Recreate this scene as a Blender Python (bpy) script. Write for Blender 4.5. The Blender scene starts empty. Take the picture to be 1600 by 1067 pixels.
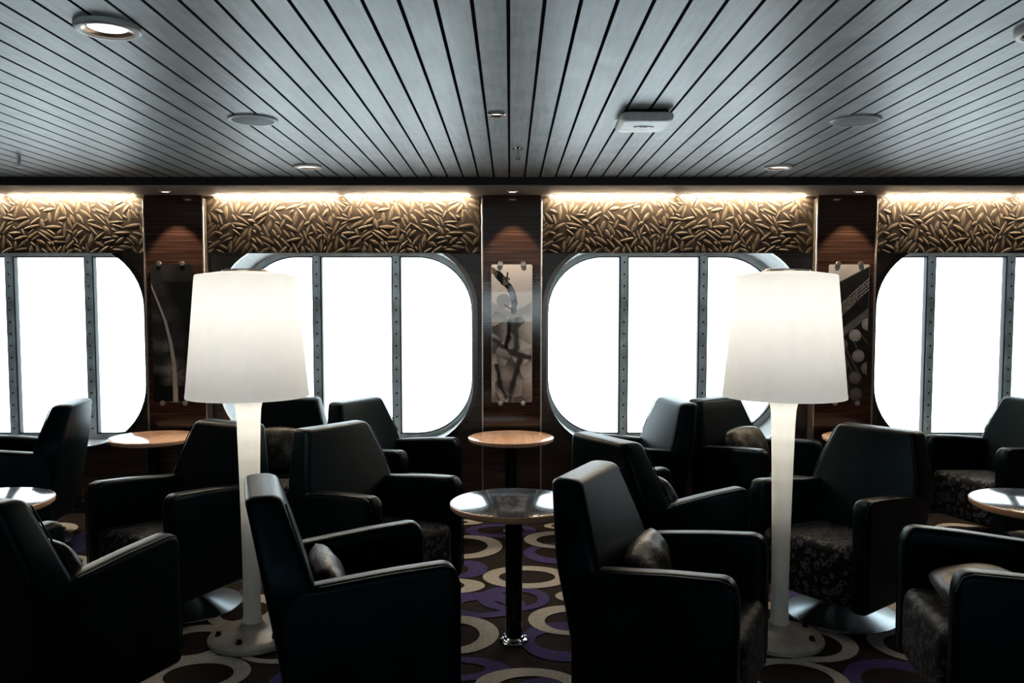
import bpy, bmesh, math, random
import numpy as np
from math import sin, cos, pi, radians, sqrt, atan2
S = bpy.context.scene
C = S.collection
random.seed(7)

# ------------------------------------------------------------------ materials
def lin(c):
    return tuple(((v/255+.055)/1.055)**2.4 if v/255 > .04045 else v/255/12.92 for v in c)

class Mat:
    def __init__(s, name):
        s.m = bpy.data.materials.new(name); s.m.use_nodes = True
        s.t = s.m.node_tree; s.n = s.t.nodes; s.l = s.t.links
        s.b = s.n['Principled BSDF']; s.out = s.n['Material Output']
    def set(s, **k):
        for a, v in k.items():
            s.b.inputs[a.replace('_', ' ')].default_value = v
        return s
    def node(s, ty, **k):
        n = s.n.new(ty)
        for a, v in k.items(): setattr(n, a, v)
        return n
    def link(s, a, b): s.l.new(a, b)
    def coords(s, scale=(1, 1, 1), space='Object'):
        tc = s.node('ShaderNodeTexCoord'); mp = s.node('ShaderNodeMapping')
        mp.inputs['Scale'].default_value = scale
        s.link(tc.outputs[space], mp.inputs['Vector']); return mp.outputs['Vector']
    def noise(s, vec, scale, detail=4, rough=.55, dist=0):
        n = s.node('ShaderNodeTexNoise'); n.inputs['Scale'].default_value = scale
        n.inputs['Detail'].default_value = detail; n.inputs['Roughness'].default_value = rough
        n.inputs['Distortion'].default_value = dist
        s.link(vec, n.inputs['Vector']); return n.outputs['Fac']
    def ramp(s, fac, stops):
        r = s.node('ShaderNodeValToRGB'); e = r.color_ramp.elements
        while len(e) < len(stops): e.new(.5)
        for i, (p, c) in enumerate(stops):
            e[i].position = p; e[i].color = (*c, 1) if len(c) == 3 else c
        s.link(fac, r.inputs['Fac']); return r.outputs['Color']
    def bump(s, h, strength=.2, dist=.01):
        b = s.node('ShaderNodeBump'); b.inputs['Strength'].default_value = strength
        b.inputs['Distance'].default_value = dist
        s.link(h, b.inputs['Height']); s.link(b.outputs['Normal'], s.b.inputs['Normal'])

def c4(r, g, b): return (r, g, b, 1)

def m_plain(name, col, rough=.5, metal=0., spec=.5, var=.12, scale=30):
    m = Mat(name); v = m.coords()
    f = m.noise(v, scale, 3)
    lo = tuple(x*(1-var) for x in col); hi = tuple(min(1, x*(1+var)) for x in col)
    m.link(m.ramp(f, [(.3, lo), (.7, hi)]), m.b.inputs['Base Color'])
    m.set(Roughness=rough, Metallic=metal, Specular_IOR_Level=spec)
    return m

def m_fabric():
    m = Mat('blue_black_velour'); v = m.coords()
    f = m.noise(v, 9, 4); g = m.noise(v, 420, 2)
    m.link(m.ramp(f, [(.3, (.0014, .0032, .0042)), (.7, (.003, .0066, .0085))]), m.b.inputs['Base Color'])
    m.set(Roughness=.34, Specular_IOR_Level=.10, Specular_Tint=c4(.5, .8, 1), Sheen_Weight=.05, Sheen_Roughness=.2, Sheen_Tint=c4(.6, .85, .95))
    m.bump(g, .18, .002); return m.m

def m_ringfabric():
    m = Mat('ring_print_upholstery'); v = m.coords()
    nv = m.node('ShaderNodeTexNoise'); nv.inputs['Scale'].default_value = 22; m.link(v, nv.inputs['Vector'])
    mx = m.node('ShaderNodeMixRGB'); mx.inputs['Fac'].default_value = .035
    m.link(v, mx.inputs['Color1']); m.link(nv.outputs['Color'], mx.inputs['Color2'])
    vo = m.node('ShaderNodeTexVoronoi'); vo.inputs['Scale'].default_value = 27; vo.inputs['Randomness'].default_value = .8
    m.link(mx.outputs['Color'], vo.inputs['Vector'])
    dk = (.004, .0045, .006)
    r = m.ramp(vo.outputs['Distance'], [(.20, dk), (.28, (.06, .064, .074)), (.40, (.06, .064, .074)), (.48, dk)])
    m.link(r, m.b.inputs['Base Color']); m.set(Roughness=.55, Specular_IOR_Level=.1, Sheen_Weight=.02)
    m.bump(vo.outputs['Distance'], .25, .004); return m.m

def m_cushion():
    m = Mat('brown_satin_cushion'); v = m.coords()
    vo = m.node('ShaderNodeTexVoronoi'); vo.inputs['Scale'].default_value = 24
    m.link(v, vo.inputs['Vector'])
    dk = (.010, .010, .010)
    m.link(m.ramp(vo.outputs['Distance'], [(.2, dk), (.3, (.06, .055, .046)), (.42, (.06, .055, .046)), (.5, dk)]), m.b.inputs['Base Color'])
    m.set(Roughness=.4, Specular_IOR_Level=.4, Sheen_Weight=.05, Sheen_Roughness=.3)
    m.bump(m.noise(v, 14, 3), .5, .01); return m.m

def m_ceiling():
    m = Mat('grey_stained_planks'); v = m.coords((14, 1.1, 14)); w = m.coords((3, 3, 3))
    f = m.noise(v, 3.2, 6, .6, .6); g = m.noise(w, 2.2, 5, .65, .4)
    mx = m.node('ShaderNodeMath', operation='MULTIPLY_ADD'); mx.inputs[1].default_value = .5
    hf = m.node('ShaderNodeMath', operation='MULTIPLY'); hf.inputs[1].default_value = .5
    m.link(g, hf.inputs[0]); m.link(f, mx.inputs[0]); m.link(hf.outputs[0], mx.inputs[2])
    m.link(m.ramp(mx.outputs[0], [(.36, (.215, .255, .268)), (.5, (.335, .378, .388)), (.64, (.44, .478, .486))]), m.b.inputs['Base Color'])
    rr = m.node('ShaderNodeMapRange'); rr.inputs['To Min'].default_value = .32; rr.inputs['To Max'].default_value = .46
    m.link(g, rr.inputs['Value']); m.link(rr.outputs[0], m.b.inputs['Roughness'])
    m.set(Specular_IOR_Level=.42); m.bump(f, .015, .003); return m.m

def m_wood(name, a, b, c, rough=.3, axis='x', freq=90, bands=True):
    m = Mat(name)
    sc = {'x': (.9, .9, freq), 'y': (freq, .9, freq*.2), 'z': (freq, freq, .9)}[axis]
    v = m.coords(sc, 'Object'); f = m.noise(v, 1.0, 6, .7, .25)
    m.link(m.ramp(f, [(.33, a), (.5, b), (.66, c)]), m.b.inputs['Base Color'])
    m.set(Roughness=rough, Specular_IOR_Level=.5); m.bump(f, .06, .002); return m.m

def m_valance():
    m = Mat('gilt_leaf_relief'); v = m.coords()
    f = m.noise(v, 6, 3)
    m.link(m.ramp(f, [(.3, (.06, .043, .026)), (.7, (.09, .066, .041))]), m.b.inputs['Base Color'])
    m.set(Roughness=.55, Specular_IOR_Level=.25); return m.m

def m_carpet(name, a, b):
    m = Mat(name); v = m.coords()
    f = m.noise(v, 60, 5, .7)
    m.link(m.ramp(f, [(.3, a), (.7, b)]), m.b.inputs['Base Color'])
    m.set(Roughness=.95, Specular_IOR_Level=.1); m.bump(m.noise(v, 500, 2), .5, .004); return m.m

def m_translucent(name, col, tr=.5, pleat=False):
    m = Mat(name); v = m.coords()
    f = m.noise(v, 18, 3)
    cc = m.ramp(f, [(.3, tuple(x*.96 for x in col)), (.7, col)])
    d = m.node('ShaderNodeBsdfDiffuse'); t = m.node('ShaderNodeBsdfTranslucent')
    m.link(cc, d.inputs['Color']); m.link(cc, t.inputs['Color'])
    mx = m.node('ShaderNodeMixShader'); mx.inputs['Fac'].default_value = tr
    m.link(d.outputs[0], mx.inputs[1]); m.link(t.outputs[0], mx.inputs[2])
    m.link(mx.outputs[0], m.out.inputs['Surface']); return m.m

def m_glass():
    m = Mat('window_glass'); t = m.node('ShaderNodeBsdfTransparent'); t.inputs['Color'].default_value = c4(.97, .985, .985)
    g = m.node('ShaderNodeBsdfGlossy'); g.inputs['Roughness'].default_value = .02
    fr = m.node('ShaderNodeFresnel'); fr.inputs['IOR'].default_value = 1.45
    mx = m.node('ShaderNodeMixShader'); m.link(fr.outputs[0], mx.inputs['Fac'])
    m.link(t.outputs[0], mx.inputs[1]); m.link(g.outputs[0], mx.inputs[2])
    m.link(mx.outputs[0], m.out.inputs['Surface']); return m.m

def m_emit(name, col, st):
    m = Mat(name); m.set(Base_Color=c4(*col), Emission_Color=c4(*col), Emission_Strength=st, Roughness=.4); return m.m

def m_tabletop():
    m = Mat('speckled_dark_laminate'); v = m.coords()
    f = m.noise(v, 160, 3, .7)
    m.link(m.ramp(f, [(.42, (.03, .036, .05)), (.58, (.09, .105, .135)), (.7, (.3, .33, .38))]), m.b.inputs['Base Color'])
    m.set(Roughness=.1, Specular_IOR_Level=.7); return m.m

def m_print():
    m = Mat('printed_photo'); a = m.node('ShaderNodeVertexColor', layer_name='print')
    m.link(a.outputs['Color'], m.b.inputs['Base Color']); m.set(Roughness=.5, Specular_IOR_Level=.1, Coat_Weight=.6, Coat_Roughness=.02); return m.m

FAB = m_fabric(); RING = m_ringfabric(); CUSH = m_cushion(); CEIL = m_ceiling()
BLACK = m_plain('matt_black', (.006, .006, .007), .7).m
DARKSTEEL = m_plain('dark_gloss_column', (.03, .03, .032), .14, .9).m
CHROME = m_plain('chrome', (.75, .76, .78), .09, 1.).m
BRUSHED = m_plain('brushed_steel', (.34, .38, .41), .27, 1., scale=8).m
ZEBRA = m_wood('zebrano_veneer', (.016, .008, .006), (.04, .021, .0145), (.10, .054, .036), .09, 'x', 90)
BROWN = m_wood('dark_brown_panel', (.03, .017, .012), (.05, .029, .02), (.075, .045, .032), .35, 'x', 30)
LIGHTWOOD = m_wood('light_beech', (.42, .25, .17), (.52, .33, .235), (.60, .40, .29), .1, 'y', 22)
EDGEWOOD = m_wood('oak_edge_band', (.38, .21, .12), (.46, .27, .16), (.52, .33, .20), .35, 'x', 20)
LAM = m_tabletop()
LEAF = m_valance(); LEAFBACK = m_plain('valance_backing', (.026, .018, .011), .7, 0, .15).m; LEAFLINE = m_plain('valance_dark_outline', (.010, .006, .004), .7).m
CARPET = m_carpet('carpet_dark_brown', (.009, .006, .005), (.024, .017, .014))
CGREY = m_carpet('carpet_ring_grey', (.25, .235, .21), (.42, .395, .36))
CPURP = m_carpet('carpet_ring_purple', (.032, .025, .085), (.065, .052, .155))
SHADE = m_translucent('pleated_white_shade', (.87, .87, .855), .45)
POLE = m_translucent('white_polyethylene', (.84, .83, .79), .35)
LAMPBASE = m_plain('white_painted_base', (.30, .27, .235), .4).m
GLASS = m_glass()
WHITE = m_plain('white_painted_reveal', (.78, .8, .8), .45).m
ALU = m_plain('weathered_aluminium', (.76, .85, .85), .4, .15, var=.25, scale=7).m
MULL = m_plain('grey_mullion', (.62, .70, .73), .38, .2, var=.4, scale=6).m
GASKET = m_plain('rubber_gasket', (.012, .016, .018), .5).m
STRIP = m_emit('strip_tube', (1, .80, .57), 300)
LED = m_emit('downlight_diffuser', (1, .86, .70), 1.7)
SPOT = m_emit('spot_lens', (1, .9, .75), 5)
SOFFIT = m_plain('satin_soffit', (.32, .31, .30), .55, .0, .3).m
TRIMM = m_plain('satin_metal_trim', (.5, .45, .40), .28, .9).m
GREYPL = m_plain('grey_speaker_grille', (.13, .15, .16), .6).m
GREYRIM = m_plain('grey_speaker_rim', (.45, .49, .5), .4).m
WHITEPL = m_plain('white_plastic', (.8, .82, .82), .4).m
BRONZE = m_plain('bronze_reflector', (.75, .55, .42), .25, .8).m
PRINT = m_print()
ACRYL = m_plain('acrylic_sheet', (.02, .02, .022), .08).m
DARKWALL = m_plain('dark_wall', (.05, .042, .037), .6).m
LOGO = m_plain('grey_green_mark', (.22, .30, .27), .5).m

# ------------------------------------------------------------------ helpers
def link(name, me, mats, parent=None, loc=(0, 0, 0), smooth=True):
    if not isinstance(mats, (list, tuple)): mats = [mats]
    for m in mats: me.materials.append(m)
    if smooth:
        me.shade_smooth()
        me.set_sharp_from_angle(angle=radians(38))
    o = bpy.data.objects.new(name, me); C.objects.link(o); o.location = loc
    if parent: o.parent = parent
    return o

def obj(name, bm, mats, parent=None, loc=(0, 0, 0), smooth=True):
    bmesh.ops.recalc_face_normals(bm, faces=bm.faces)
    me = bpy.data.meshes.new(name); bm.to_mesh(me); bm.free()
    return link(name, me, mats, parent, loc, smooth)

def empty(name, loc=(0, 0, 0), rz=0):
    o = bpy.data.objects.new(name, None); C.objects.link(o)
    o.location = loc; o.rotation_euler = (0, 0, rz); o.empty_display_size = .1; return o

def tag(o, label=None, cat=None, group=None, kind=None):
    if label: o['label'] = label
    if cat: o['category'] = cat
    if group: o['group'] = group
    if kind: o['kind'] = kind
    return o

def dup(root):
    r = root.copy(); C.objects.link(r)
    for ch in list(root.children):
        c = ch.copy(); C.objects.link(c); c.parent = r
        for g in list(ch.children):
            d = g.copy(); C.objects.link(d); d.parent = c
    return r

def loops(bm, rings, close=True, cap=True):
    """skin a list of vertex-coordinate loops"""
    vs = [[bm.verts.new(p) for p in r] for r in rings]
    n = len(vs[0])
    for a, b in zip(vs, vs[1:]):
        for i in range(n if close else n-1):
            j = (i+1) % n
            bm.faces.new((a[i], a[j], b[j], b[i]))
    if cap:
        bm.faces.new(vs[0][::-1]); bm.faces.new(vs[-1])
    return vs

def rr(cx, cy, hx, hy, r, n=5):
    r = max(.0005, min(r, hx*.98, hy*.98)); o = []
    for qx, qy, a0 in ((1, 1, 0), (-1, 1, 90), (-1, -1, 180), (1, -1, 270)):
        for k in range(n+1):
            a = radians(a0+90*k/n)
            o.append((cx+qx*(hx-r)+r*cos(a), cy+qy*(hy-r)+r*sin(a)))
    return o

def box(bm, x0, x1, y0, y1, z0, z1, bev=0, seg=2):
    r = bmesh.ops.create_cube(bm, size=1)
    for v in r['verts']:
        v.co = ((x0+x1)/2+v.co.x*(x1-x0), (y0+y1)/2+v.co.y*(y1-y0), (z0+z1)/2+v.co.z*(z1-z0))
    if bev:
        es = list({e for v in r['verts'] for e in v.link_edges})
        bmesh.ops.bevel(bm, geom=es, offset=bev, segments=seg, profile=.5, affect='EDGES')

def lathe(bm, prof, n=48, c=(0, 0, 0), cap=True, rad=None):
    rings = []
    for r, z in prof:
        rings.append([(c[0]+max(r, 1e-4)*(rad(i, n) if rad else 1)*cos(2*pi*i/n), c[1]+max(r, 1e-4)*(rad(i, n) if rad else 1)*sin(2*pi*i/n), c[2]+z) for i in range(n)])
    return loops(bm, rings, True, cap)

def tube(bm, pts, r, n=6):
    from mathutils import Vector
    P = [Vector(p) for p in pts]; rings = []
    for i, p in enumerate(P):
        d = (P[min(i+1, len(P)-1)]-P[max(i-1, 0)]).normalized()
        u = d.cross(Vector((0, 0, 1)))
        if u.length < 1e-3: u = d.cross(Vector((0, 1, 0)))
        u.normalize(); w = d.cross(u)
        rings.append([tuple(p+u*r*cos(2*pi*k/n)+w*r*sin(2*pi*k/n)) for k in range(n)])
    loops(bm, rings)

def interp(x, xs, ys): return float(np.interp(x, xs, ys))

# ------------------------------------------------------------------ room shell
CZ = 2.32; SOFZ = 2.266; FY = 5.40; WY = 5.95; PYF = 5.85; GY = 6.42; PITCH = 2.35; X0, X1, YB = -5.3, 5.3, -7.0
BAYS = [-1.5*PITCH, -.5*PITCH, .5*PITCH, 1.5*PITCH]
ST = dict(kind='structure')

# carpet: base sheet and its woven rings, all one floor
RINGS = [('p', 0.017, 4.178, 0.184, 0.181, 0.029, 4.166, 0.115, 0.107), ('p', -0.145, 4.085, 0.221, 0.179, -0.137, 4.062, 0.117, 0.089),
 ('p', -0.256, 4.651, 0.128, 0.157, -0.284, 4.639, 0.047, 0.082), ('p', 0.315, 4.953, 0.234, 0.215, 0.322, 4.975, 0.173, 0.132),
 ('p', 0.238, 3.636, 0.191, 0.219, 0.245, 3.632, 0.136, 0.112), ('p', -0.061, 5.462, 0.236, 0.17, -0.058, 5.465, 0.16, 0.095),
 ('p', -0.205, 3.35, 0.203, 0.113, -0.226, 3.348, 0.122, 0.061), ('p', 0.152, 3.147, 0.136, 0.123, 0.144, 3.129, 0.071, 0.076),
 ('g', -0.271, 5.093, 0.223, 0.25, -0.297, 5.099, 0.158, 0.172), ('g', 0.317, 5.247, 0.228, 0.199, 0.333, 5.232, 0.165, 0.125),
 ('g', 0.091, 4.514, 0.242, 0.19, 0.094, 4.512, 0.156, 0.109), ('g', -0.317, 4.365, 0.182, 0.12, -0.342, 4.367, 0.098, 0.08),
 ('g', 0.412, 4.207, 0.179, 0.109, 0.435, 4.205, 0.1, 0.068), ('g', 0.281, 3.885, 0.195, 0.188, 0.293, 3.865, 0.129, 0.121),
 ('g', -0.259, 3.713, 0.208, 0.224, -0.264, 3.701, 0.126, 0.143), ('g', 0.069, 3.204, 0.209, 0.151, 0.085, 3.188, 0.134, 0.091),
 ('g', -0.346, 5.671, 0.159, 0.073, -0.372, 5.673, 0.083, 0.042), ('g', 0.379, 5.573, 0.15, 0.083, 0.367, 5.577, 0.088, 0.05),
 ('g', 0.486, 4.655, 0.188, 0.083, 0.475, 4.654, 0.115, 0.05)]
rnd = random.Random(3); extra = []
for iy in range(16):
    for ix in range(22):
        x = -5+ix*.47+(iy % 2)*.235+rnd.uniform(-.06, .06); y = .4+iy*.36+rnd.uniform(-.05, .05)
        if abs(x) < .62 and 2.95 < y: continue
        if y > 5.75: continue
        k = 'g' if (ix*2+iy*3) % 5 in (0, 1, 3) else 'p'
        rx = rnd.uniform(.19, .24); ry = rnd.uniform(.17, .23); t = rnd.uniform(.55, .68)
        extra.append((k, x, y, rx, ry, x+rnd.uniform(-.025, .025), y+rnd.uniform(-.025, .025), rx*t, ry*t))
RINGS = [r for r in extra if r[0] == 'p']+[r for r in extra if r[0] == 'g']+RINGS
bm = bmesh.new()
f = bm.faces.new([bm.verts.new(p) for p in ((X0, YB, 0), (X1, YB, 0), (X1, 6.0, 0), (X0, 6.0, 0))])
for i, r in enumerate(RINGS):
    z = .0004+.000012*i; n = 44
    a = [bm.verts.new((r[1]+r[3]*cos(2*pi*k/n), r[2]+r[4]*sin(2*pi*k/n), z)) for k in range(n)]
    b = [bm.verts.new((r[5]+r[7]*cos(2*pi*k/n), r[6]+r[8]*sin(2*pi*k/n), z)) for k in range(n)]
    for k in range(n):
        j = (k+1) % n; q = bm.faces.new((a[k], a[j], b[j], b[k])); q.material_index = 1 if r[0] == 'g' else 2
for f in bm.faces:
    f.normal_update()
    if f.normal.z < 0: f.normal_flip()
me = bpy.data.meshes.new('floor'); bm.to_mesh(me); bm.free()
tag(link('floor', me, [CARPET, CGREY, CPURP], smooth=False), **ST)

# ceiling planks with open grooves under a black deck
bm = bmesh.new(); SP = .0985; GAP = .0115
k0 = int((X0)/SP)-1
for k in range(k0, -k0+1):
    xa = -.005+k*SP+GAP/2; xb = xa+SP-GAP
    if xb < X0 or xa > X1: continue
    box(bm, xa, xb, YB, FY+.04, CZ, CZ+.022)
box(bm, X0, X1, YB, FY+.04, CZ+.03, CZ+.06)
for f in bm.faces:
    if any(v.co.z > CZ+.002 for v in f.verts): f.material_index = 1
tag(obj('ceiling', bm, [CEIL, BLACK]), **ST)

# soffit beam with the black nosing
bm = bmesh.new(); box(bm, X0, X1, FY, 6.5, SOFZ, CZ+.06)
tag(obj('ceiling_soffit', bm, SOFFIT, smooth=False), **ST)
bm = bmesh.new(); box(bm, X0, X1, FY-.012, FY, SOFZ+.004, CZ+.02, .002, 1)
tag(obj('trim_1', bm, BLACK), **ST)

def rounded_outline(hx, zc, hz, r, n=10): return rr(0, zc, hx, hz, r, n)
ZC0, ZH0 = (.475+1.94)/2, (1.94-.475)/2      # opening in the wall lining
ZC1, ZH1 = (.502+1.878)/2, (1.878-.502)/2    # glass
HX0, R0, HX1, R1 = .925, .46, .892, .43

bm = bmesh.new()
for cx in BAYS:
    hole = rounded_outline(HX0, ZC0, ZH0, R0)
    rect_h, z0, z1 = PITCH/2, 0., CZ+.02
    outer = []
    for (x, z) in hole:
        dx, dz = x, z-ZC0; s = min(rect_h/abs(dx) if abs(dx) > 1e-6 else 1e9, ((z1-ZC0) if dz > 0 else (ZC0-z0))/abs(dz) if abs(dz) > 1e-6 else 1e9)
        outer.append([dx*s, ZC0+dz*s])
    for qx in (-rect_h, rect_h):
        for qz in (z0, z1):
            j = min(range(len(outer)), key=lambda i: (outer[i][0]-qx)**2+(outer[i][1]-qz)**2); outer[j] = [qx, qz]
    a = [bm.verts.new((cx+x, WY, z)) for x, z in outer]; b = [bm.verts.new((cx+x, WY, z)) for x, z in hole]
    c = [bm.verts.new((cx+x, WY+.03, z)) for x, z in hole]
    n = len(a)
    for i in range(n):
        j = (i+1) % n
        bm.faces.new((a[i], a[j], b[j], b[i])); bm.faces.new((b[i], b[j], c[j], c[i]))
bmesh.ops.remove_doubles(bm, verts=bm.verts, dist=1e-4)
for s in (-1, 1): box(bm, min(s*2*PITCH, s*5.3), max(s*2*PITCH, s*5.3), WY, WY+.1, 0, CZ+.02)
tag(obj('wall_back', bm, BROWN), **ST)
bm = bmesh.new(); box(bm, X0-.1, X0, YB, 6.5, 0, CZ+.06); tag(obj('wall_left', bm, DARKWALL, smooth=False), **ST)
bm = bmesh.new(); box(bm, X1, X1+.1, YB, 6.5, 0, CZ+.06); tag(obj('wall_right', bm, DARKWALL, smooth=False), **ST)
bm = bmesh.new(); RW = [(-4.7, -1.75), (-1.45, 1.45), (1.75, 4.7)]; RZ0, RZ1 = 1.08, 1.84
for z0, z1 in ((0, RZ0), (RZ1, CZ+.06)): box(bm, X0-.1, X1+.1, YB-.1, YB, z0, z1)
for x0, x1 in ((X0-.1, -4.7), (-1.75, -1.45), (1.45, 1.75), (4.7, X1+.1)): box(bm, x0, x1, YB-.1, YB, RZ0, RZ1)
tag(obj('wall_front', bm, DARKWALL, smooth=False), **ST)
def rear_window(nm, x0, x1):
    w = tag(empty(nm, ((x0+x1)/2, YB-.05, 0)), kind='structure'); h = (x1-x0)/2
    bm = bmesh.new()
    for a in ((-h, h, RZ0, RZ0+.04), (-h, h, RZ1-.04, RZ1), (-h, -h+.04, RZ0+.04, RZ1-.04), (h-.04, h, RZ0+.04, RZ1-.04)): box(bm, a[0], a[1], -.03, .03, a[2], a[3])
    obj('window_frame', bm, MULL, w, smooth=False)
    bm = bmesh.new(); box(bm, -h+.04, h-.04, -.003, .003, RZ0+.04, RZ1-.04); obj('pane', bm, GLASS, w, smooth=False)
bm = bmesh.new(); box(bm, X0, X1, WY-.018, WY, 0, .09, .003, 1); tag(obj('baseboard_back', bm, BLACK), **ST)

# ------------------------------------------------------------------ windows
def zspan(x):
    ax = abs(x); h = ZH1 if ax < HX1-R1 else ZH1-R1+sqrt(max(0, R1*R1-(ax-(HX1-R1))**2))
    return ZC1-h, ZC1+h

MX = [-.303, .303]
def make_window(nm, cx):
    w = tag(empty(nm, (cx, WY, 0)), kind='structure')
    # reveal tunnel (a lining with thickness)
    bm = bmesh.new()
    hi = rounded_outline(HX0, ZC0, ZH0, R0); ho = rounded_outline(HX1+.03, ZC1, ZH1+.03, R1+.03)
    hi2 = rounded_outline(HX0+.02, ZC0, ZH0+.02, R0+.02); ho2 = rounded_outline(HX1+.05, ZC1, ZH1+.05, R1+.05)
    D = GY-WY
    rings = [[(x, .028, z) for x, z in hi], [(x, D+.03, z) for x, z in ho], [(x, D+.03, z) for x, z in ho2], [(x, .028, z) for x, z in hi2]]
    vs = loops(bm, rings, True, False)
    for i in range(len(hi)):
        j = (i+1) % len(hi); bm.faces.new((vs[3][i], vs[3][j], vs[0][j], vs[0][i]))
    obj('reveal', bm, WHITE, w)
    # frame ring + dark gasket lip
    def ring(name, o0, o1, y0, y1, mat, par):
        bm = bmesh.new()
        A = rounded_outline(HX1+o0, ZC1, ZH1+o0, R1+o0, 12); B = rounded_outline(HX1+o1, ZC1, ZH1+o1, R1+o1, 12)
        vs = loops(bm, [[(x, y0, z) for x, z in A], [(x, y0, z) for x, z in B], [(x, y1, z) for x, z in B], [(x, y1, z) for x, z in A]], True, False)
        for i in range(len(A)):
            j = (i+1) % len(A); bm.faces.new((vs[3][i], vs[3][j], vs[0][j], vs[0][i]))
        return obj(name, bm, mat, par)
    fr = ring('window_frame', -.004, .045, D-.035, D+.03, ALU, w)
    ring('gasket', -.012, .0, D-.02, D+.02, GASKET, fr)
    # face ring where the reveal meets the lining
    bm = bmesh.new(); A = rounded_outline(HX0-.012, ZC0, ZH0-.012, R0-.012, 12); B = rounded_outline(HX0+.018, ZC0, ZH0+.018, R0+.018, 12)
    vs = loops(bm, [[(x, -.008, z) for x, z in A], [(x, -.008, z) for x, z in B], [(x, .02, z) for x, z in B], [(x, .035, z) for x, z in A]], True, False)
    for i in range(len(A)):
        j = (i+1) % len(A); bm.faces.new((vs[3][i], vs[3][j], vs[0][j], vs[0][i]))
    obj('opening_rim', bm, m_plain('bronze_rim', (.10, .075, .06), .25, .8).m if 'bronze_rim' not in bpy.data.materials else bpy.data.materials['bronze_rim'], w)
    for mx in MX:
        bm = bmesh.new(); a, b = zspan(mx)
        box(bm, mx-.028, mx+.028, D-.045, D+.02, a, b, .004, 1)
        for k in range(15):
            z = a+.05+k*(b-a-.1)/14
            bmesh.ops.create_uvsphere(bm, u_segments=8, v_segments=5, radius=.0075, matrix=__import__('mathutils').Matrix.Translation((mx, D-.045, z)))
        for f in bm.faces:
            if f.calc_area() < 1e-4 and f.calc_center_median().y < D-.0455: f.material_index = 1
        o = obj('mullion', bm, [MULL, GASKET], w)
        bm = bmesh.new()
        for s in (-1, 1): box(bm, mx+s*.033-.004, mx+s*.033+.004, D-.03, D+.02, a, b)
        obj('mullion_gasket', bm, GASKET, o)
    xs = [-HX1, MX[0], MX[1], HX1]
    for x0, x1 in zip(xs, xs[1:]):
        bm = bmesh.new(); N = 24; top = []; bot = []
        for k in range(N+1):
            x = x0+(x1-x0)*k/N; a, b = zspan(x); top.append((x, b)); bot.append((x, a))
        pl = bot+top[::-1]
        q = [p for i, p in enumerate(pl) if i == 0 or (abs(p[0]-pl[i-1][0])+abs(p[1]-pl[i-1][1])) > 1e-5]
        v = [bm.verts.new((x, D, z)) for x, z in q]
        f = bm.faces.new(v); bmesh.ops.triangulate(bm, faces=[f])
        obj('pane', bm, GLASS, w, smooth=False)
    return w
W1 = make_window('window_1', BAYS[0])
for i in (1, 2, 3):
    w = dup(W1); w.name = 'window_%d' % (i+1); w.location.x = BAYS[i]

for i, r in enumerate(RW): rear_window('window_%d' % (i+5), *r)

# ------------------------------------------------------------------ pillars, artworks
def make_pillar(x, n):
    p = tag(empty(n, (x, PYF, 0)), kind='structure')
    bm = bmesh.new(); box(bm, -.2, .2, 0, WY-PYF, 0, SOFZ); obj('pillar_facing', bm, ZEBRA, p, smooth=False)
    for s in (-1, 1):
        bm = bmesh.new(); box(bm, s*.206-.006, s*.206+.006, -.004, WY-PYF, .0, SOFZ-.02, .002, 1); obj('edge_trim', bm, TRIMM, p)
make_pillar(-PITCH, 'pillar_1'); make_pillar(0.012, 'pillar_2'); make_pillar(PITCH, 'pillar_3')

def vnoise(X, Y, seed, oct=4):
    r = np.random.RandomState(seed); out = 0; amp = 1; tot = 0
    for o in range(oct):
        g = r.rand(64, 64); fx, fy = X*2**o, Y*2**o
        ix, iy = np.floor(fx).astype(int), np.floor(fy).astype(int); tx, ty = fx-ix, fy-iy
        tx = tx*tx*(3-2*tx); ty = ty*ty*(3-2*ty)
        G = lambda a, b: g[a % 64, b % 64]
        out = out+amp*((G(ix, iy)*(1-tx)+G(ix+1, iy)*tx)*(1-ty)+(G(ix, iy+1)*(1-tx)+G(ix+1, iy+1)*tx)*ty); tot += amp; amp *= .5
    return out/tot

def sm(a, b, x): t = np.clip((x-a)/(b-a), 0, 1); return t*t*(3-2*t)

def segd(X, Y, ax, ay, bx, by):
    dx, dy = bx-ax, by-ay; t = np.clip(((X-ax)*dx+(Y-ay)*dy)/(dx*dx+dy*dy), 0, 1)
    return np.hypot(X-ax-t*dx, Y-ay-t*dy), t

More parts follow.
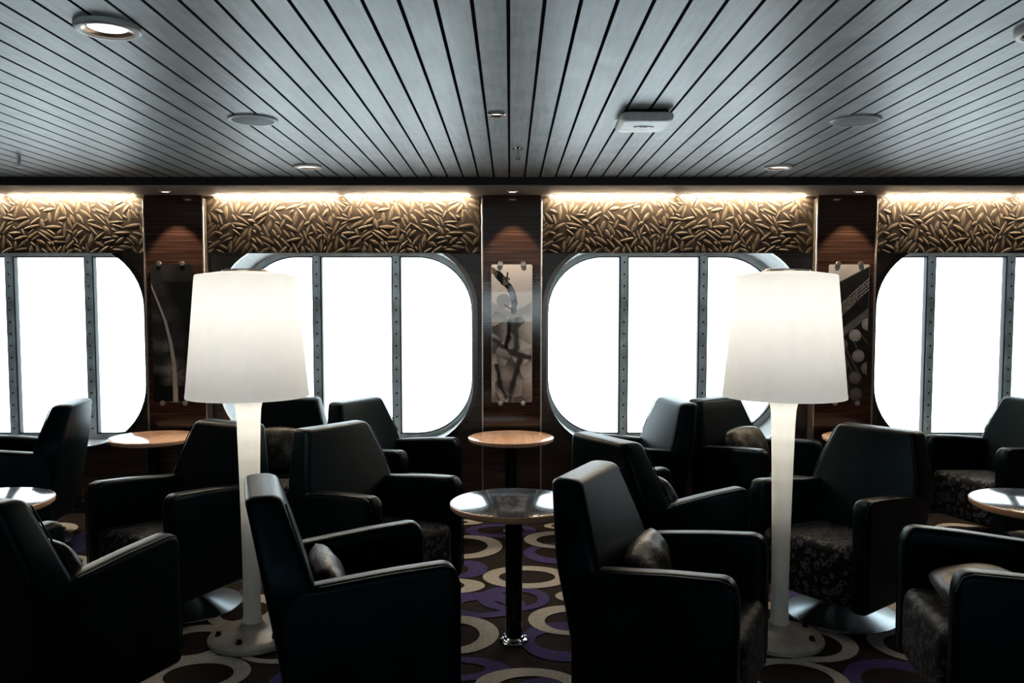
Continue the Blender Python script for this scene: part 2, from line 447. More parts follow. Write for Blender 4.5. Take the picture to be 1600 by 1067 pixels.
def art_feather(U, V):     # U 0..1 across, V 0..3.3 down
    g = np.full(U.shape, .004)
    pts = [(-.02, .42), (.17, .92), (.33, 1.36), (.45, 1.88), (.52, 2.4), (.54, 2.85), (.54, 3.35)]
    vy = [p[1] for p in pts]; cx = np.interp(V, vy, [p[0] for p in pts])
    left = sm(.0, .12, cx-U)*sm(2.75, 2.45, V)
    right = sm(.0, .05, U-cx)*sm(.42, .1, U-cx-.12*np.sin(V*1.2))*sm(2.7, 2.3, V)
    band = .5+.5*np.sin(V*9.5+U*2.2+3*vnoise(U*2, V*1.5, 4))
    n = vnoise(U*5, V*5, 9)
    barb = .75+.5*vnoise(U*4+V*22, V*3-U*9, 5)
    g += left*(.012+.16*band**3*n*sm(.6, 2.2, V))*barb + right*(.012+.03*band*n)*barb
    # down tuft at the quill
    r = np.hypot((U-.52), (V-2.68)*.8); ang = np.arctan2(V-2.68, U-.52)
    g += .22*sm(.42, .05, r)*vnoise(ang*7+20, r*5, 12)**1.5*(V < 2.95)
    w = np.interp(V, [.4, 1.4, 2.5, 3.3], [.018, .032, .05, .058])
    g = np.where(np.abs(U-cx) < w, .26+.08*n, g)
    g = np.where(V < .42, g*.0+.012+.02*n*sm(.7, .3, U), g)
    return np.stack([g*1.4, g*1.4, g*1.32], -1)

def art_cloth(U, V):
    wx = U+.22*(vnoise(U*1.7, V*1.7, 1)-.5); wy = V+.35*(vnoise(U*1.6+7, V*1.6+3, 3)-.5)
    # facets: nearest of scattered slanted cells, each with its own tone and slope
    r = np.random.RandomState(5); P = np.stack([r.rand(34)*1.3-.15, r.rand(34)*2.5+.95], 1); T = r.rand(34); A = r.rand(34)*2*pi
    D = np.stack([np.hypot((wx-p[0])*1.25, wy-p[1]) for p in P], -1); o = np.argsort(D, -1)
    d1 = np.take_along_axis(D, o[..., :1], -1)[..., 0]; d2 = np.take_along_axis(D, o[..., 1:2], -1)[..., 0]; k = o[..., 0]
    px, py = P[:, 0][k], P[:, 1][k]
    g = .07+.27*T[k]**1.5+.75*((wx-px)*np.cos(A[k])+(wy-py)*np.sin(A[k]))
    g = np.clip(g, .02, .5)*(.72+.28*sm(.0, .05, d2-d1))*(.82+.36*vnoise(U*40, V*40, 6))
    g = g*(.8+.4*vnoise(U*5+V*3, V*5, 9))*(1-.35*sm(2.3, 3.3, V))
    for q in ([(.66, 1.22), (.60, 1.55), (.62, 1.95), (.5, 2.08)], [(.0, 1.88), (.3, 2.0), (.62, 2.1), (1, 2.2)], [(.74, 2.2), (.66, 2.5), (.5, 2.85), (.46, 3.3)], [(.1, 2.45), (.2, 2.85), (.36, 3.15)], [(.46, 1.35), (.42, 1.7), (.38, 1.98)]):
        for n, (a, b) in enumerate(zip(q, q[1:])):
            d, t = segd(wx, wy, *a, *b); w = .03+.06*vnoise(U*3, V*3, 30); g = g*sm(w*.4, w*1.6, d)+.004
    e1 = .92+.22*np.abs(U-.52)-.25*sm(.52, .0, U)*0; top = sm(.03, -.03, V-(1.18-.55*np.abs(U-.5)))
    tt = .36+.10*vnoise(U*3+V*6, V*2, 14)+.07*vnoise(U*34, V*34, 15)
    
    refl_blob = np.hypot((U-.3)*1.0, (V-.88)*1.0); tt = np.where(refl_blob < .17, .17+.08*vnoise(U*30, V*30, 16), tt)  # reflected silhouette of a person, painted into the print as a darker round patch
    g = g*(1-top)+top*tt
    for a, b in (((.06, 1.02), (.5, 1.24)), ((.94, 1.08), (.56, 1.24))):
        d, _ = segd(U, V, *a, *b); g = np.where(d < .07, .21+.10*vnoise(U*30, V*30, 17), g)
    c = [(.0, .12), (.17, .25), (.32, .42), (.45, .56), (.53, .75), (.56, .95), (.54, 1.14)]
    for (a, b), w in zip(zip(c, c[1:]), (.05, .075, .06, .06, .06, .05)):
        d, _ = segd(U, V, *a, *b); g = np.where(d < w*1.25, .006+.09*sm(w, w*.2, np.abs(d-w*.5)*1.6)*(vnoise(U*9, V*9, 31) > .5), g)
    for a, b in (((.40, .2), (.37, .42)), ((.37, .3), (.44, .36)), ((.33, .98), (.5, 1.1))):
        d, _ = segd(U, V, *a, *b); g = np.where(d < .018, .02, g)
    blue = np.exp(-((U-.5)**2/.003+(V-.7)**2/.03))
    c3 = np.stack([g, g*.985, g*.95], -1); c3[..., 2] += .2*blue; c3[..., 1] += .1*blue; c3[..., 0] += .05*blue
    return np.clip(c3*2.1, 0, .92)

def art_keys(U, V):
    g = np.full(U.shape, .006)+.008*vnoise(U*6, V*6, 40)
    s = V-.52+.62*(U-.0)*.9                    # diagonal axis: rises to the right
    wedge = sm(.02, -.02, V+.52*U-.56); g = g*(1-wedge)+wedge*(.42-.12*sm(.0, .3, U)*vnoise(U*5, V*8+U*5, 41))
    t = (V+.95*U); u2 = (U-.6*V)
    for k in range(4):                          # rows of metal type blocks
        d = t-(1.28+.085*k); m = (np.abs(d) < .03)
        ph = u2*17+k*.37; cell = np.floor(ph); fr = ph-cell
        letter = (fr > .16)*(fr < .86)*((np.sin(cell*12.9+np.floor(fr*4)*7.1+np.floor((d+.03)*60)*4.3) > -.25))
        g = np.where(m*(letter > 0), .30, g)
    bar = (np.abs(V+.8*U-1.95+.06*0) < .11); g = np.where(bar, .07+.05*vnoise(U*20+V*14, V*4-U*3, 42), g)
    for ax, ay, bx, by in ((.55, 1.7, .9, 2.3), (.3, 1.75, .85, 2.75), (.75, 1.6, 1.02, 1.95), (.45, 2.2, .75, 2.9)):
        d, _ = segd(U, V, ax, ay, bx, by); g = np.where(d < .018, .06, g)
    for cx, cy, br in ((.68, 1.72, .34), (.77, 2.22, .22), (.70, 2.75, .10), (.73, 3.15, .065), (.98, 1.45, .3), (.99, 2.52, .15), (.40, 2.45, .07), (.36, 1.95, .12), (.42, 2.95, .05), (.1, 2.2, .08), (.1, 2.75, .06), (.06, 1.7, .1)):
        r = np.hypot(U-cx, V-cy); g = np.where(r < .155, .02, g); g = np.where(r < .145, br*(.75+.5*sm(.15, -.15, V-cy)), g)
        g = np.where((r > .105)*(r < .118), br*.45, g)
    g = np.clip(g*1.6, 0, .9); return np.stack([g, g*.985, g*.93], -1)

AW, AH = .288, .966
def artwork(name, x, fn, label):
    zc = 1.302; y = PYF-.03
    a = tag(empty(name, (x, y, zc)), label, 'wall art', 'photo panels on the pillars')
    bm = bmesh.new()
    o = rr(0, 0, AW/2, AH/2, .012, 4)
    loops(bm, [[(p[0], 0, p[1]) for p in o], [(p[0], .008, p[1]) for p in o]])
    obj('acrylic_panel', bm, ACRYL, a)
    nx, nz = 84, 280; me = bpy.data.meshes.new('photo_print')
    xs = np.linspace(-AW/2+.001, AW/2-.001, nx+1); zs = np.linspace(AH/2-.001, -AH/2+.001, nz+1)
    X, Z = np.meshgrid(xs, zs); Y = np.full(X.shape, -.0012)
    # clip corners to the rounded panel
    r = .012; hx, hz = AW/2-.001, AH/2-.001
    dx = np.clip(np.abs(X)-(hx-r), 0, None); dz = np.clip(np.abs(Z)-(hz-r), 0, None); d = np.hypot(dx, dz); k = np.where(d > r, r/np.maximum(d, 1e-9), 1)
    X = np.where(d > r, np.sign(X)*((hx-r)+dx*k), X); Z = np.where(d > r, np.sign(Z)*((hz-r)+dz*k), Z)
    co = np.stack([X, Y, Z], -1).reshape(-1, 3)
    idx = np.arange((nx+1)*(nz+1)).reshape(nz+1, nx+1)
    F = np.stack([idx[:-1, :-1], idx[1:, :-1], idx[1:, 1:], idx[:-1, 1:]], -1).reshape(-1, 4)
    me.from_pydata(co.tolist(), [], F.tolist())
    U = (X+AW/2)/AW; V = (AH/2-Z)/AW
    col = np.clip(fn(U, V), 0, 1).reshape(-1, 3)
    at = me.color_attributes.new('print', 'FLOAT_COLOR', 'POINT')
    at.data.foreach_set('color', np.concatenate([col, np.ones((len(col), 1))], 1).astype(np.float32).ravel())
    link('photo_print', me, PRINT, a, smooth=False)
    for sx in (-.5, .5):
        for sz in (-1, 1):
            bm = bmesh.new(); b = .017
            pr = [(.010, .0), (.010, .028), (.0168, .0285), (.018, .031), (.018, .038), (.0155, .042), (.001, .043)]
            lathe(bm, pr, 20)
            for v in bm.verts: v.co = (v.co.x, .03-v.co.z-.0, v.co.y)
            for v in bm.verts: v.co.x += sx*.158; v.co.z += sz*(AH/2+.004)
            obj('standoff_bolt', bm, TRIMM, a)
    return a
artwork('photo_panel', -PITCH-.012, art_feather, 'tall dark photo panel showing a pale feather, on the wooden pillar')
artwork('photo_panel', .012, art_cloth, 'tall grey photo panel of crumpled folded cloth above the small wood-topped table')
artwork('photo_panel', PITCH+.012, art_keys, 'tall black and white photo panel of round typewriter keys and type bars')

# ------------------------------------------------------------------ valances with leaf relief
def valance_mesh():
    hw, z0, z1 = PITCH/2-.214, 1.868, SOFZ-.004
    bm = bmesh.new(); box(bm, -hw, hw, 0, .04, z0, z1, .002, 1)
    for f in bm.faces: f.material_index = 1
    r = random.Random(11); RES = .0016
    W_, H_ = int(2*hw/RES), int((z1-z0)/RES); occ = np.zeros((H_, W_), bool)
    GX, GZ = np.meshgrid((np.arange(W_)+.5)*RES-hw, (np.arange(H_)+.5)*RES+z0)
    N = 9000
    for i in range(N):
        t = i/N
        x = r.uniform(-hw+.012, hw-.012); z = r.uniform(z0+.006, z1-.006); a = r.uniform(0, pi) if r.random() < .3 else r.choice((.55, -.6, 1.05, -1.1))+r.gauss(0, .25)
        L = r.uniform(.034, .062) if t < .4 else r.uniform(.022, .046) if t < .75 else r.uniform(.014, .03); w = r.uniform(.008, .0165) if t < .75 else r.uniform(.006, .011); h = r.uniform(.0022, .004); y = -.0004
        ca, sa = cos(a), sin(a); m = int((L+.006)/RES)+1; ci, cj = int((z-z0)/RES), int((x+hw)/RES)
        sl = (slice(max(0, ci-m), ci+m), slice(max(0, cj-m), cj+m))
        du = (GX[sl]-x)*ca+(GZ[sl]-z)*sa; dv = -(GX[sl]-x)*sa+(GZ[sl]-z)*ca
        q = np.clip(np.abs(du)/L, 0, 1); wid = w*(1-q**2.6)
        ins = (np.abs(du) < L)*(np.abs(dv) < wid+.0004)
        if ins.sum() == 0 or (occ[sl]*ins).sum() > .02*ins.sum(): continue
        occ[sl] |= (np.abs(du) < L+.002)*(np.abs(dv) < wid+.003)
        def P(u, v, hh): return (min(hw, max(-hw, x+ca*u-sa*v)), y-hh, min(z1, max(z0, z+sa*u+ca*v)))
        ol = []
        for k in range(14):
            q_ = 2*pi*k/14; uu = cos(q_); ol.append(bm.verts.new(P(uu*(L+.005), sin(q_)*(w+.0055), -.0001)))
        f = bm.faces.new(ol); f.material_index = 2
        us = (-1, -.72, 0, .72, 1); ws = (.08, .62, 1, .62, .08)
        bend = 0
        ridge = []; lo = []; up = []
        for u, ww in zip(us, ws):
            b = bend*(1-u*u)*2
            up.append(bm.verts.new(P(u*L, ww*w+b, 0))); lo.append(bm.verts.new(P(u*L, -ww*w+b, 0))); ridge.append((bm.verts.new(P(u*L, .45*ww*w+b, h*ww)), bm.verts.new(P(u*L, -.45*ww*w+b, h*ww))))
        for k in range(4):
            for q in ((up[k], up[k+1], ridge[k+1][0], ridge[k][0]), (ridge[k][0], ridge[k+1][0], ridge[k+1][1], ridge[k][1]), (ridge[k][1], ridge[k+1][1], lo[k+1], lo[k])):
                f = bm.faces.new(q); f.material_index = 0
        for k in (0, 4):
            f = bm.faces.new((up[k], ridge[k][0], ridge[k][1], lo[k]))
    bmesh.ops.recalc_face_normals(bm, faces=bm.faces)
    for f in bm.faces:
        if f.material_index in (0, 2) and f.normal.y > 0: f.normal_flip()
    me = bpy.data.meshes.new('valance_panel'); bm.to_mesh(me); bm.free(); return me
vme = valance_mesh()
VL = ['brown leaf-relief valance panel over the far left window', 'leaf-relief valance panel over the window behind the left floor lamp',
      'leaf-relief valance panel over the window behind the right floor lamp', 'golden leaf-relief valance panel over the far right window']
for i, cx in enumerate(BAYS):
    if i == 0: v = link('valance_panel', vme, [LEAF, LEAFBACK, LEAFLINE], loc=(cx, 5.905, 0), smooth=False)
    else:
        v = v.copy(); C.objects.link(v); v.location.x = cx
    tag(v, VL[i], 'wall panel', 'leaf relief valances above the windows')

# strip lights
def strip(x, label):
    s = tag(empty('strip_light', (x, 5.876, SOFZ)), label, 'strip light', 'strip lights over the valances')
    bm = bmesh.new(); box(bm, -.435, .435, -.014, .014, -.002, 0, .0005, 1); obj('housing', bm, TRIMM, s)
    bm = bmesh.new(); box(bm, -.432, .432, -.011, .011, -.007, -.002, .001, 1); obj('tube', bm, STRIP, s)
    return s
SL = ['left strip light above the far left window', 'right strip light above the far left window', 'left strip light above the window behind the left floor lamp', 'right strip light above the window behind the left floor lamp',
      'left strip light above the window behind the right floor lamp', 'right strip light above the window behind the right floor lamp', 'left strip light above the far right window', 'right strip light above the far right window']
s0 = None
for i, cx in enumerate(BAYS):
    for j, sx in enumerate((-.458, .458)):
        if s0 is None: s0 = strip(cx+sx, SL[0])
        else:
            s = dup(s0); s.location.x = cx+sx; s['label'] = SL[2*i+j]

# ------------------------------------------------------------------ ceiling fittings
def downlight(x, y, d, t, label, strength=None):
    o = tag(empty('downlight', (x, y, CZ)), label, 'ceiling light', 'round downlights in the plank ceiling'); r = d/2
    bm = bmesh.new(); lathe(bm, [(r*.76, 0), (r*.985, 0), (r, -t*.25), (r*.985, -t*.8), (r*.93, -t), (r*.80, -t), (r*.76, -t*.8), (r*.76, 0)], 48, cap=False); obj('trim_ring', bm, CHROME if d < .12 else WHITEPL, o)
    bm = bmesh.new(); lathe(bm, [(r*.78, -t*.75), (r*.68, -t*.35), (r*.55, -t*.2)], 40, cap=False); obj('reflector', bm, BRONZE, o)
    bm = bmesh.new(); lathe(bm, [(r*.6, -t*.25), (r*.3, -t*.35), (.001, -t*.37)], 32, cap=True); obj('diffuser', bm, LED, o)
    return o
downlight(-1.185, 2.504,   .186, .017, 'large white-rimmed downlight in the near left of the plank ceiling')
downlight(1.603, 2.527,   .186, .017, 'large downlight cut off by the right edge of the photo')
downlight(-1.191, 4.958, .165, .014, 'lit round downlight near the soffit, left of centre')
downlight(1.586, 4.98, .165, .014, 'lit round downlight near the soffit, right of centre')
downlight(-.058, 3.616, .078, .010, 'tiny chrome downlight in the middle of the ceiling')

def speaker(x, y, label):
    o = tag(empty('ceiling_speaker', (x, y, CZ)), label, 'speaker', 'grey ceiling speakers'); r = .108
    bm = bmesh.new(); lathe(bm, [(r*.84, 0), (r, 0), (r, -.004), (r*.95, -.009), (r*.84, -.008)], 48, cap=False); obj('rim', bm, GREYRIM, o)
    bm = bmesh.new(); lathe(bm, [(r*.86, -.006), (r*.6, -.010), (r*.3, -.012), (.001, -.0125)], 48); obj('grille', bm, GREYPL, o)
speaker(-1.135, 3.727, 'round grey ceiling speaker left of centre'); speaker(1.53, 3.739, 'round grey ceiling speaker right of the white box')

def sprinkler(x, y, label, thin=False):
    o = tag(empty('sprinkler', (x, y, CZ)), label, 'sprinkler', 'fire sprinklers')
    m = WHITEPL if thin else CHROME
    bm = bmesh.new(); lathe(bm, [(.001, 0), (.028 if not thin else .012, -.001), (.026 if not thin else .011, -.006), (.009, -.008), (.009, -.03), (.006, -.032), (.006, -.052 if not thin else -.06), (.001, -.053 if not thin else -.061)], 20); obj('body', bm, m, o)
    bm = bmesh.new()
    for s in (-1, 1): tube(bm, [(s*.008, 0, -.028), (s*.012, 0, -.042), (s*.004, 0, -.058)], .0022)
    obj('yoke', bm, m, o)
    bm = bmesh.new(); lathe(bm, [(.001, -.057), (.014, -.058), (.014, -.060), (.001, -.061)], 16); obj('deflector', bm, m, o)
sprinkler(.04, 4.40, 'dark chrome fire sprinkler hanging from the middle of the ceiling'); sprinkler(-2.706, 4.642, 'thin pale fire sprinkler at the far left of the ceiling', True)

ap = tag(empty('access_point', (.578, 3.66, CZ)), 'white rounded wireless box hanging under the plank ceiling', 'wireless access point')
bm = bmesh.new()
for k, (ins, z) in enumerate(((.012, -.012), (.002, -.018), (0, -.03), (.006, -.042), (.02, -.048))): pass
loops(bm, [[(p[0], p[1], z) for p in rr(0, 0, .112-i, .135-i, .035, 6)] for i, z in ((.014, -.010), (.003, -.015), (0, -.028), (.004, -.040), (.014, -.047), (.03, -.049))]); obj('housing', bm, WHITEPL, ap)
bm = bmesh.new(); box(bm, -.09, .09, -.1, .1, -.012, 0, .003, 1); obj('mounting_bracket', bm, BLACK, ap)
bm = bmesh.new(); tube(bm, [(-.042+.084*k/12, -.03+.018*(2*k/12-1)**2+.006, -.0495) for k in range(13)], .0026, 5)
box(bm, -.016, .016, .0, .004, -.0505, -.0485); obj('logo_mark', bm, LOGO, ap)

for i, x in enumerate((-PITCH+.03, .017, PITCH)):
    o = tag(empty('spotlight', (x, 5.655, SOFZ)), ['small recessed spotlight above the feather photo panel', 'small recessed spotlight above the crumpled cloth photo panel', 'small recessed spotlight above the typewriter photo panel'][i], 'spotlight', 'spotlights in the soffit')
    bm = bmesh.new(); lathe(bm, [(.026, 0), (.038, 0), (.038, -.004), (.034, -.008), (.026, -.007)], 28, cap=False); obj('bezel', bm, TRIMM, o)
    bm = bmesh.new(); lathe(bm, [(.028, -.004), (.001, -.005)], 24); obj('lens', bm, SPOT, o)
    ld = bpy.data.lights.new('spot_beam', 'SPOT'); ld.energy = 20; ld.color = (1, .74, .54); ld.spot_size = radians(64); ld.spot_blend = .35; ld.shadow_soft_size = .015
    l = bpy.data.objects.new('spot_beam', ld); C.objects.link(l); l.parent = o; l.location = (0, 0, -.02); l.rotation_euler = (radians(14), 0, 0)

# ------------------------------------------------------------------ floor lamps
def floor_lamp(x, y, label, turn=0):
    L = tag(empty('floor_lamp', (x, y, 0), turn), label, 'floor lamp', 'white floor lamps')
    bm = bmesh.new(); lathe(bm, [(.001, .0), (.188, .0), (.194, .008), (.193, .022), (.182, .034), (.16, .04), (.11, .047), (.075, .054), (.055, .066), (.045, .085)], 64); b = obj('base', bm, LAMPBASE, L)
    for k in range(3):
        a = radians(-157+k*62); bm = bmesh.new(); lathe(bm, [(.016, .036), (.016, .042), (.012, .043), (.011, .056), (.005, .058), (.001, .0585)], 12, c=(.145*cos(a), .145*sin(a), 0)); obj('bolt', bm, DARKSTEEL, b)
    bm = bmesh.new()
    pr = [(.0445, .084), (.038, .12), (.0375, .3), (.041, .55), (.046, .8), (.0505, .98), (.054, 1.04), (.06, 1.07), (.072, 1.095), (.08, 1.104)]
    inner = [(r-.004, z) for r, z in pr][::-1]
    lathe(bm, pr, 48, cap=False); obj('pole', bm, POLE, L)
    bm = bmesh.new(); N = 420
    rad = lambda i, n: 1+.0016*(1 if i % 3 == 0 else (-.5))
    lathe(bm, [(.262, 1.098), (.263, 1.104), (.26, 1.125), (.236, 1.38), (.2165, 1.60), (.2135, 1.628), (.208, 1.632), (.12, 1.645), (.09, 1.647)], N, cap=False, rad=rad); sh = obj('lamp_shade', bm, SHADE, L)
    bm = bmesh.new(); lathe(bm, [(.001, 1.646), (.10, 1.645), (.10, 1.652), (.09, 1.657), (.001, 1.658)], 40); obj('top_cap', bm, BRONZE, sh)
    bm = bmesh.new(); lathe(bm, [(.001, 1.33), (.02, 1.30), (.025, 1.27), (.02, 1.22), (.012, 1.19), (.012, 1.10)], 20); obj('socket', bm, WHITEPL, L)
    for nm, z, e, r in (('shade_bulb', 1.26, 2.6, .05), ('shade_bulb', 1.49, 2.9, .05))+tuple(('pole_glow', 1.03-.09*k, .19*.60**k, .015) for k in range(6)):
        ld = bpy.data.lights.new(nm, 'POINT'); ld.energy = e; ld.color = (1, .955, .88); ld.shadow_soft_size = r
        l = bpy.data.objects.new(nm, ld); C.objects.link(l); l.parent = L; l.location = (0, 0, z)
    return L
floor_lamp(-1.158, 3.66, 'left white floor lamp with a pleated drum shade, beside the feather panel')
floor_lamp(1.205, 3.645, 'right white floor lamp with a pleated drum shade, in front of the swivel chair', radians(118))

# ------------------------------------------------------------------ tables
TH = .632; TRD = .283
def table(x, y, top, label, group):
    t = tag(empty('round_table', (x, y, 0)), label, 'table', group)
    bm = bmesh.new(); lathe(bm, [(.001, TH-.03), (TRD-.012, TH-.03), (TRD-.001, TH-.02), (TRD, TH-.004), (TRD-.004, TH-.0012)], 96); obj('edge_band', bm, EDGEWOOD if top is LAM else LIGHTWOOD, t)
    bm = bmesh.new(); lathe(bm, [(TRD-.006, TH-.006), (TRD-.006, TH-.0005), (TRD-.0075, TH), (.001, TH)], 96); obj('tabletop', bm, top, t)
    bm = bmesh.new(); lathe(bm, [(.001, .01), (.0375, .01), (.0375, TH-.05), (.085, TH-.045), (.085, TH-.03), (.001, TH-.03)], 40); obj('column', bm, DARKSTEEL, t)
    bm = bmesh.new(); lathe(bm, [(.001, 0), (.066, 0), (.066, .008), (.06, .014), (.048, .016), (.042, .024), (.038, .026), (.001, .026)], 40); fl = obj('floor_flange', bm, CHROME, t)
    for k in range(6):
        a = 2*pi*k/6+.3; bm = bmesh.new(); lathe(bm, [(.001, .012), (.007, .012), (.007, .019), (.004, .021), (.001, .021)], 8, c=(.053*cos(a), .053*sin(a), 0))
        obj('screw', bm, CHROME, fl)
    return t
GA, GB = 'dark laminate round tables in the front row', 'wood topped round tables by the pillars'
table(.017, 3.64, LAM, 'round table with speckled dark top and wood edge in the middle aisle', GA)
table(-2.345, 3.66, LAM, 'round table shining white at the left edge of the photo', GA)
table(2.352, 3.64, LAM, 'round table shining white at the right edge of the photo', GA)
table(.006, 5.47, LIGHTWOOD, 'round wood-topped table under the crumpled cloth panel', GB)
table(-2.36, 5.47, LIGHTWOOD, 'round wood-topped table under the feather panel', GB)
table(2.36, 5.45, LIGHTWOOD, 'round wood-topped table mostly hidden under the typewriter panel', GB)

# ------------------------------------------------------------------ armchairs
AZF, AZJ, BZ = .652, .614, .896
def back_xf(z): return interp(z, [.15, .43, .614, .896], [-.07, -.075, -.141, -.229])
def back_xr(z): return interp(z, [.15, .40, .65, .896], [-.222, -.262, -.305, -.348])
def back_hw(z): return interp(z, [.15, .43, .614, .70, .896], [.262, .272, .288, .268, .205])
def yo(x): return interp(x, [-.26, -.141, .325], [.277, .293, .318])
def armtop(x):
    t = interp(x, [-.3, -.141, .1, .325], [.600, .614, .640, .655]); r = .06; q = x-(.325-r)
    if q > 0: t += sqrt(max(0, r*r-q*q))-r
    return t

def make_chair():
    c = empty('armchair')
    # backrest
    bm = bmesh.new(); rings = []; e = .026
    def sec(z, ins, zz):
        a, b, h = back_xr(zz)+ins, back_xf(zz)-ins, back_hw(zz)-ins
        return [(x-.012*(1-(y/.3)**2)*(1 if x > (a+b)/2 else .6)*max(0, (zz-.5)/.4), y, z) for x, y in rr((a+b)/2, 0, (b-a)/2, h, .03, 5)]
    for k in range(5):
        p = k/4*pi/2; rings.append(sec(.15+.02*(1-sin(p)), .02*(1-cos(p)) if k else .02, .17))
    rings = [sec(.15, .02, .15), sec(.156, .006, .156)]
    for z in np.linspace(.17, BZ-e, 16): rings.append(sec(z, 0, z))
    for k in range(1, 6):
        p = k/5*pi/2; rings.append(sec(BZ-e+e*sin(p), e*(1-cos(p)), BZ-e+e*sin(p)))
    loops(bm, rings)
    for v in bm.verts:
        if v.co.z > .7: v.co.z -= .012*(1-min(1, (v.co.y/.2)**2))*min(1, (v.co.z-.7)/.15)
    bk = obj('backrest', bm, FAB, c)
    # piping along the front edge of the backrest
    for s in (-1, 1):
        bm = bmesh.new(); tube(bm, [(back_xf(z)-.006, s*(back_hw(z)-.008), z) for z in np.linspace(.66, BZ-.03, 10)], .0032)
        obj('piping', bm, FAB, bk)
    # arms
    for s in (1, -1):
        bm = bmesh.new(); rings = []
        T = .082
        def asec(x, ins, xx):
            h = armtop(xx); z0 = .145+ins; z1 = h-ins; y1 = yo(xx)-ins; y0 = yo(xx)-T+ins
            return [(x, s*y, z) for y, z in rr((y0+y1)/2, (z0+z1)/2, (y1-y0)/2, (z1-z0)/2, .026, 5)]
        xs = [-.235, -.20, -.17, -.141, -.10, -.04, .04, .12, .2, .255, .27, .283, .293]
        for x in xs: rings.append(asec(x, 0, x))
        e = .028
        for k in range(1, 7):
            p = k/6*pi/2; rings.append(asec(.297+e*sin(p), e*(1-cos(p)), .297+e*sin(p)*.98))
        loops(bm, rings); a = obj('arm', bm, FAB, c)
        bm = bmesh.new()
        pts = [(x, s*(yo(x)-.006), armtop(x)-.006) for x in np.linspace(-.13, .30, 14)]
        pts += [(.322, s*(yo(.32)-.008), z) for z in (.585, .5, .4, .3, .2)]
        tube(bm, pts, .003); obj('piping', bm, FAB, a)
    # seat
    bm = bmesh.new(); rings = []
    def ss(x, ins, zt):
        hw = interp(x, [-.14, .325], [.208, .234])-ins; z0 = .15+ins; z1 = zt-ins
        return [(x, y, z+(.018*(1-(y/.24)**2) if z > .35 else 0)) for y, z in rr(0, (z0+z1)/2, hw, (z1-z0)/2, .035, 6)]
    for x in (-.13, -.06, .02, .1, .18, .24, .275): rings.append(ss(x, 0, interp(x, [-.14, .28], [.40, .425])))
    e = .05
    for k in range(1, 8):
        p = k/7*pi/2; rings.append(ss(.283+e*sin(p), e*(1-cos(p)), .425))
    loops(bm, rings); obj('seat', bm, RING, c)
    # swivel stem and dished base
    bm = bmesh.new(); lathe(bm, [(.001, .06), (.032, .06), (.032, .128), (.09, .135), (.09, .150), (.001, .150)], 32); obj('stem', bm, BRUSHED, c)
    bm = bmesh.new(); lathe(bm, [(.001, .0), (.262, .0), (.265, .004), (.262, .009), (.2, .019), (.13, .032), (.08, .046), (.05, .062), (.036, .082), (.033, .10), (.001, .10)], 72); obj('swivel_base', bm, BRUSHED, c)
    return c

def pillow_mesh():
    bm = bmesh.new(); n = 18; g = {}
    for side in (1, -1):
        for i in range(n+1):
            for j in range(n+1):
                u, v = -1+2*i/n, -1+2*j/n
                if side == -1 and (i in (0, n) or j in (0, n)): g[side, i, j] = g[1, i, j]; continue
                t = ((1-u**2)*(1-v**2))**.42
                x = .20*u*sqrt(1-.3*v*v); y = .148*v*sqrt(1-.3*u*u)
                t *= 1+.05*sin(9*u+3*v)
                g[side, i, j] = bm.verts.new((x, y, side*.065*t))
    for side in (1, -1):
        for i in range(n):
            for j in range(n):
                q = [g[side, i, j], g[side, i+1, j], g[side, i+1, j+1], g[side, i, j+1]]
                bm.faces.new(q if side == 1 else q[::-1])
    bmesh.ops.recalc_face_normals(bm, faces=bm.faces)
    me = bpy.data.meshes.new('throw_pillow'); bm.to_mesh(me); bm.free(); me.materials.append(CUSH); me.shade_smooth(); return me
PM = pillow_mesh()
from mathutils import Matrix, Euler, Vector
def pillow(chair, label, lx=-.012, ly=0., lz=.595, tilt=20, roll=0, yaw=0, sy=1):
    p = bpy.data.objects.new('throw_pillow', PM); C.objects.link(p)
    # local: pillow x -> chair y, pillow y -> up (leaning back), pillow z -> chair +x
    t = radians(tilt)
    M = Matrix(((0, -sin(t), cos(t), 0), (1, 0, 0, 0), (0, cos(t), sin(t), 0), (0, 0, 0, 1)))
    W = Matrix.Translation(chair.location) @ Matrix.Rotation(chair.rotation_euler.z, 4, 'Z') @ Matrix.Translation((lx, ly, lz)) @ Matrix.Rotation(radians(yaw), 4, 'Z') @ M @ Matrix.Rotation(radians(roll), 4, 'Z') @ Matrix.Diagonal((1, sy, .9, 1))
    p.matrix_world = W
    tag(p, label, 'cushion', 'throw pillows in the armchairs'); return p

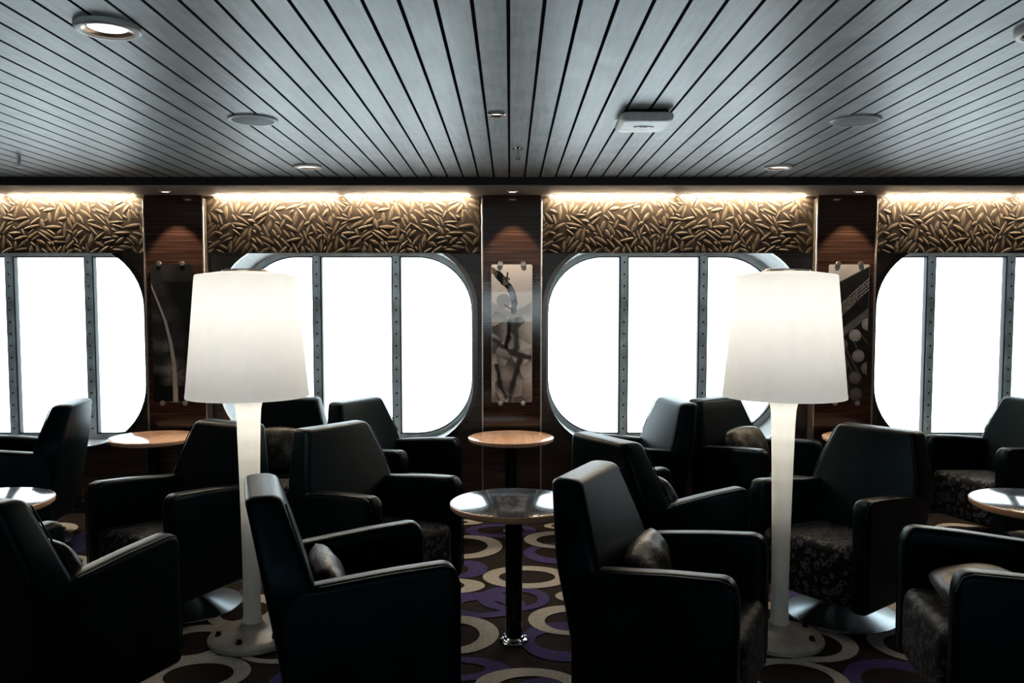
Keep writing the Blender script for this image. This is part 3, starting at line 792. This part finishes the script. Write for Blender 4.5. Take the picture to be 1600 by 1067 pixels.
CH = {
 'A': (-1.644, 2.888, 71.3, 'dark armchair seen from behind in the lower left corner'),
 'B': (-1.617, 4.085, -119.8, 'dark swivel armchair just left of the left floor lamp, facing the camera'),
 'C': (-.568, 2.891, 18.2, 'dark armchair in front, overlapping the base of the left floor lamp'),
 'F': (-.677, 4.045, -36.8, 'dark armchair left of the middle table, back towards the left lamp, its seat front showing'),
 'D': (.544, 2.930, -25.9, 'dark armchair in front, just right of the middle table, with a satin pillow'),
 'E': (.696, 3.962, 29.6, 'dark armchair seen from behind, right of the middle table and tucked behind another'),
 'N': (1.615, 3.971, -144.4, 'dark swivel armchair behind the right floor lamp, brushed steel disc base in full view'),
 'M': (1.790, 2.854, 170.5, 'dark armchair cut off at the lower right corner, patterned seat showing'),
 'H': (-1.49, 5.22, -93, 'dark armchair at the window behind the left lamp pole, facing the camera with a pillow'),
 'G': (-.748, 5.214, -30.4, 'dark armchair at the window left of the table under the cloth panel'),
 'I': (-3.06, 5.20, 190, 'dark armchair at the far left window, facing left'),
 'J': (.789, 5.286, 191.5, 'dark armchair at the window right of the table under the cloth panel'),
 'K': (1.534, 5.262, -52.3, 'dark armchair at the window beside the right lamp shade, with a patterned pillow'),
 'L': (3.131, 5.268, 198.4, 'dark armchair at the far right window, facing left with a shiny seat'),
}
proto = None; CO = {}
for k, (x, y, a, lab) in CH.items():
    if proto is None: proto = o = make_chair()
    else: o = dup(proto)
    o.location = (x, y, 0); o.rotation_euler = (0, 0, radians(a))
    tag(o, lab, 'armchair', 'dark upholstered swivel armchairs'); CO[k] = o
pillow(CO['A'], 'pillow peeking past the back of the armchair in the lower left corner', lx=-.055, ly=-.04, lz=.58)
pillow(CO['C'], 'ring-patterned pillow in the front armchair by the left floor lamp', lx=-.07, ly=.03, lz=.535, sy=.7)
pillow(CO['D'], 'brown satin pillow catching the light in the front armchair right of the middle table', lx=-.055, ly=.03, lz=.55, roll=5, tilt=22, sy=.75)
pillow(CO['E'], 'pillow in the armchair seen from behind, right of the middle table', lx=-.055, ly=-.04, lz=.58)
pillow(CO['H'], 'patterned pillow in the window armchair behind the left lamp pole', lx=-.055, lz=.58)
pillow(CO['K'], 'patterned pillow in the window armchair beside the right lamp shade', lx=-.045, ly=.03, lz=.58)
pillow(CO['M'], 'dark pillow lying on the seat of the lower right armchair', lx=.14, ly=.03, lz=.515, tilt=84)

# ------------------------------------------------------------------ daylight, camera, view
w = bpy.data.worlds.new('overcast_sea_sky'); S.world = w; w.use_nodes = True
bg = w.node_tree.nodes['Background']; bg.inputs['Color'].default_value = c4(.80, .94, 1.0); bg.inputs['Strength'].default_value = 5.5

cam = bpy.data.cameras.new('camera'); co = bpy.data.objects.new('camera', cam); C.objects.link(co)
co.location = (0, 0, 1.5); th = math.atan(79/1300)
co.rotation_euler = (pi/2-th, 0, 0)
cam.sensor_width = 36; cam.sensor_fit = 'HORIZONTAL'; cam.lens = 1300/1600*36
cam.shift_x = (800-797)/1600; cam.shift_y = (556-533.5)/1600
cam.clip_start = .05
S.camera = co
S.view_settings.view_transform = 'Standard'; S.view_settings.look = 'None'; S.view_settings.gamma = 1; S.view_settings.exposure = 0
try: S.view_settings.use_curve_mapping = False
except Exception: pass
S.cycles.max_bounces = 8; S.cycles.transparent_max_bounces = 12; S.cycles.caustics_reflective = False; S.cycles.caustics_refractive = False
S.cycles.use_denoising = True
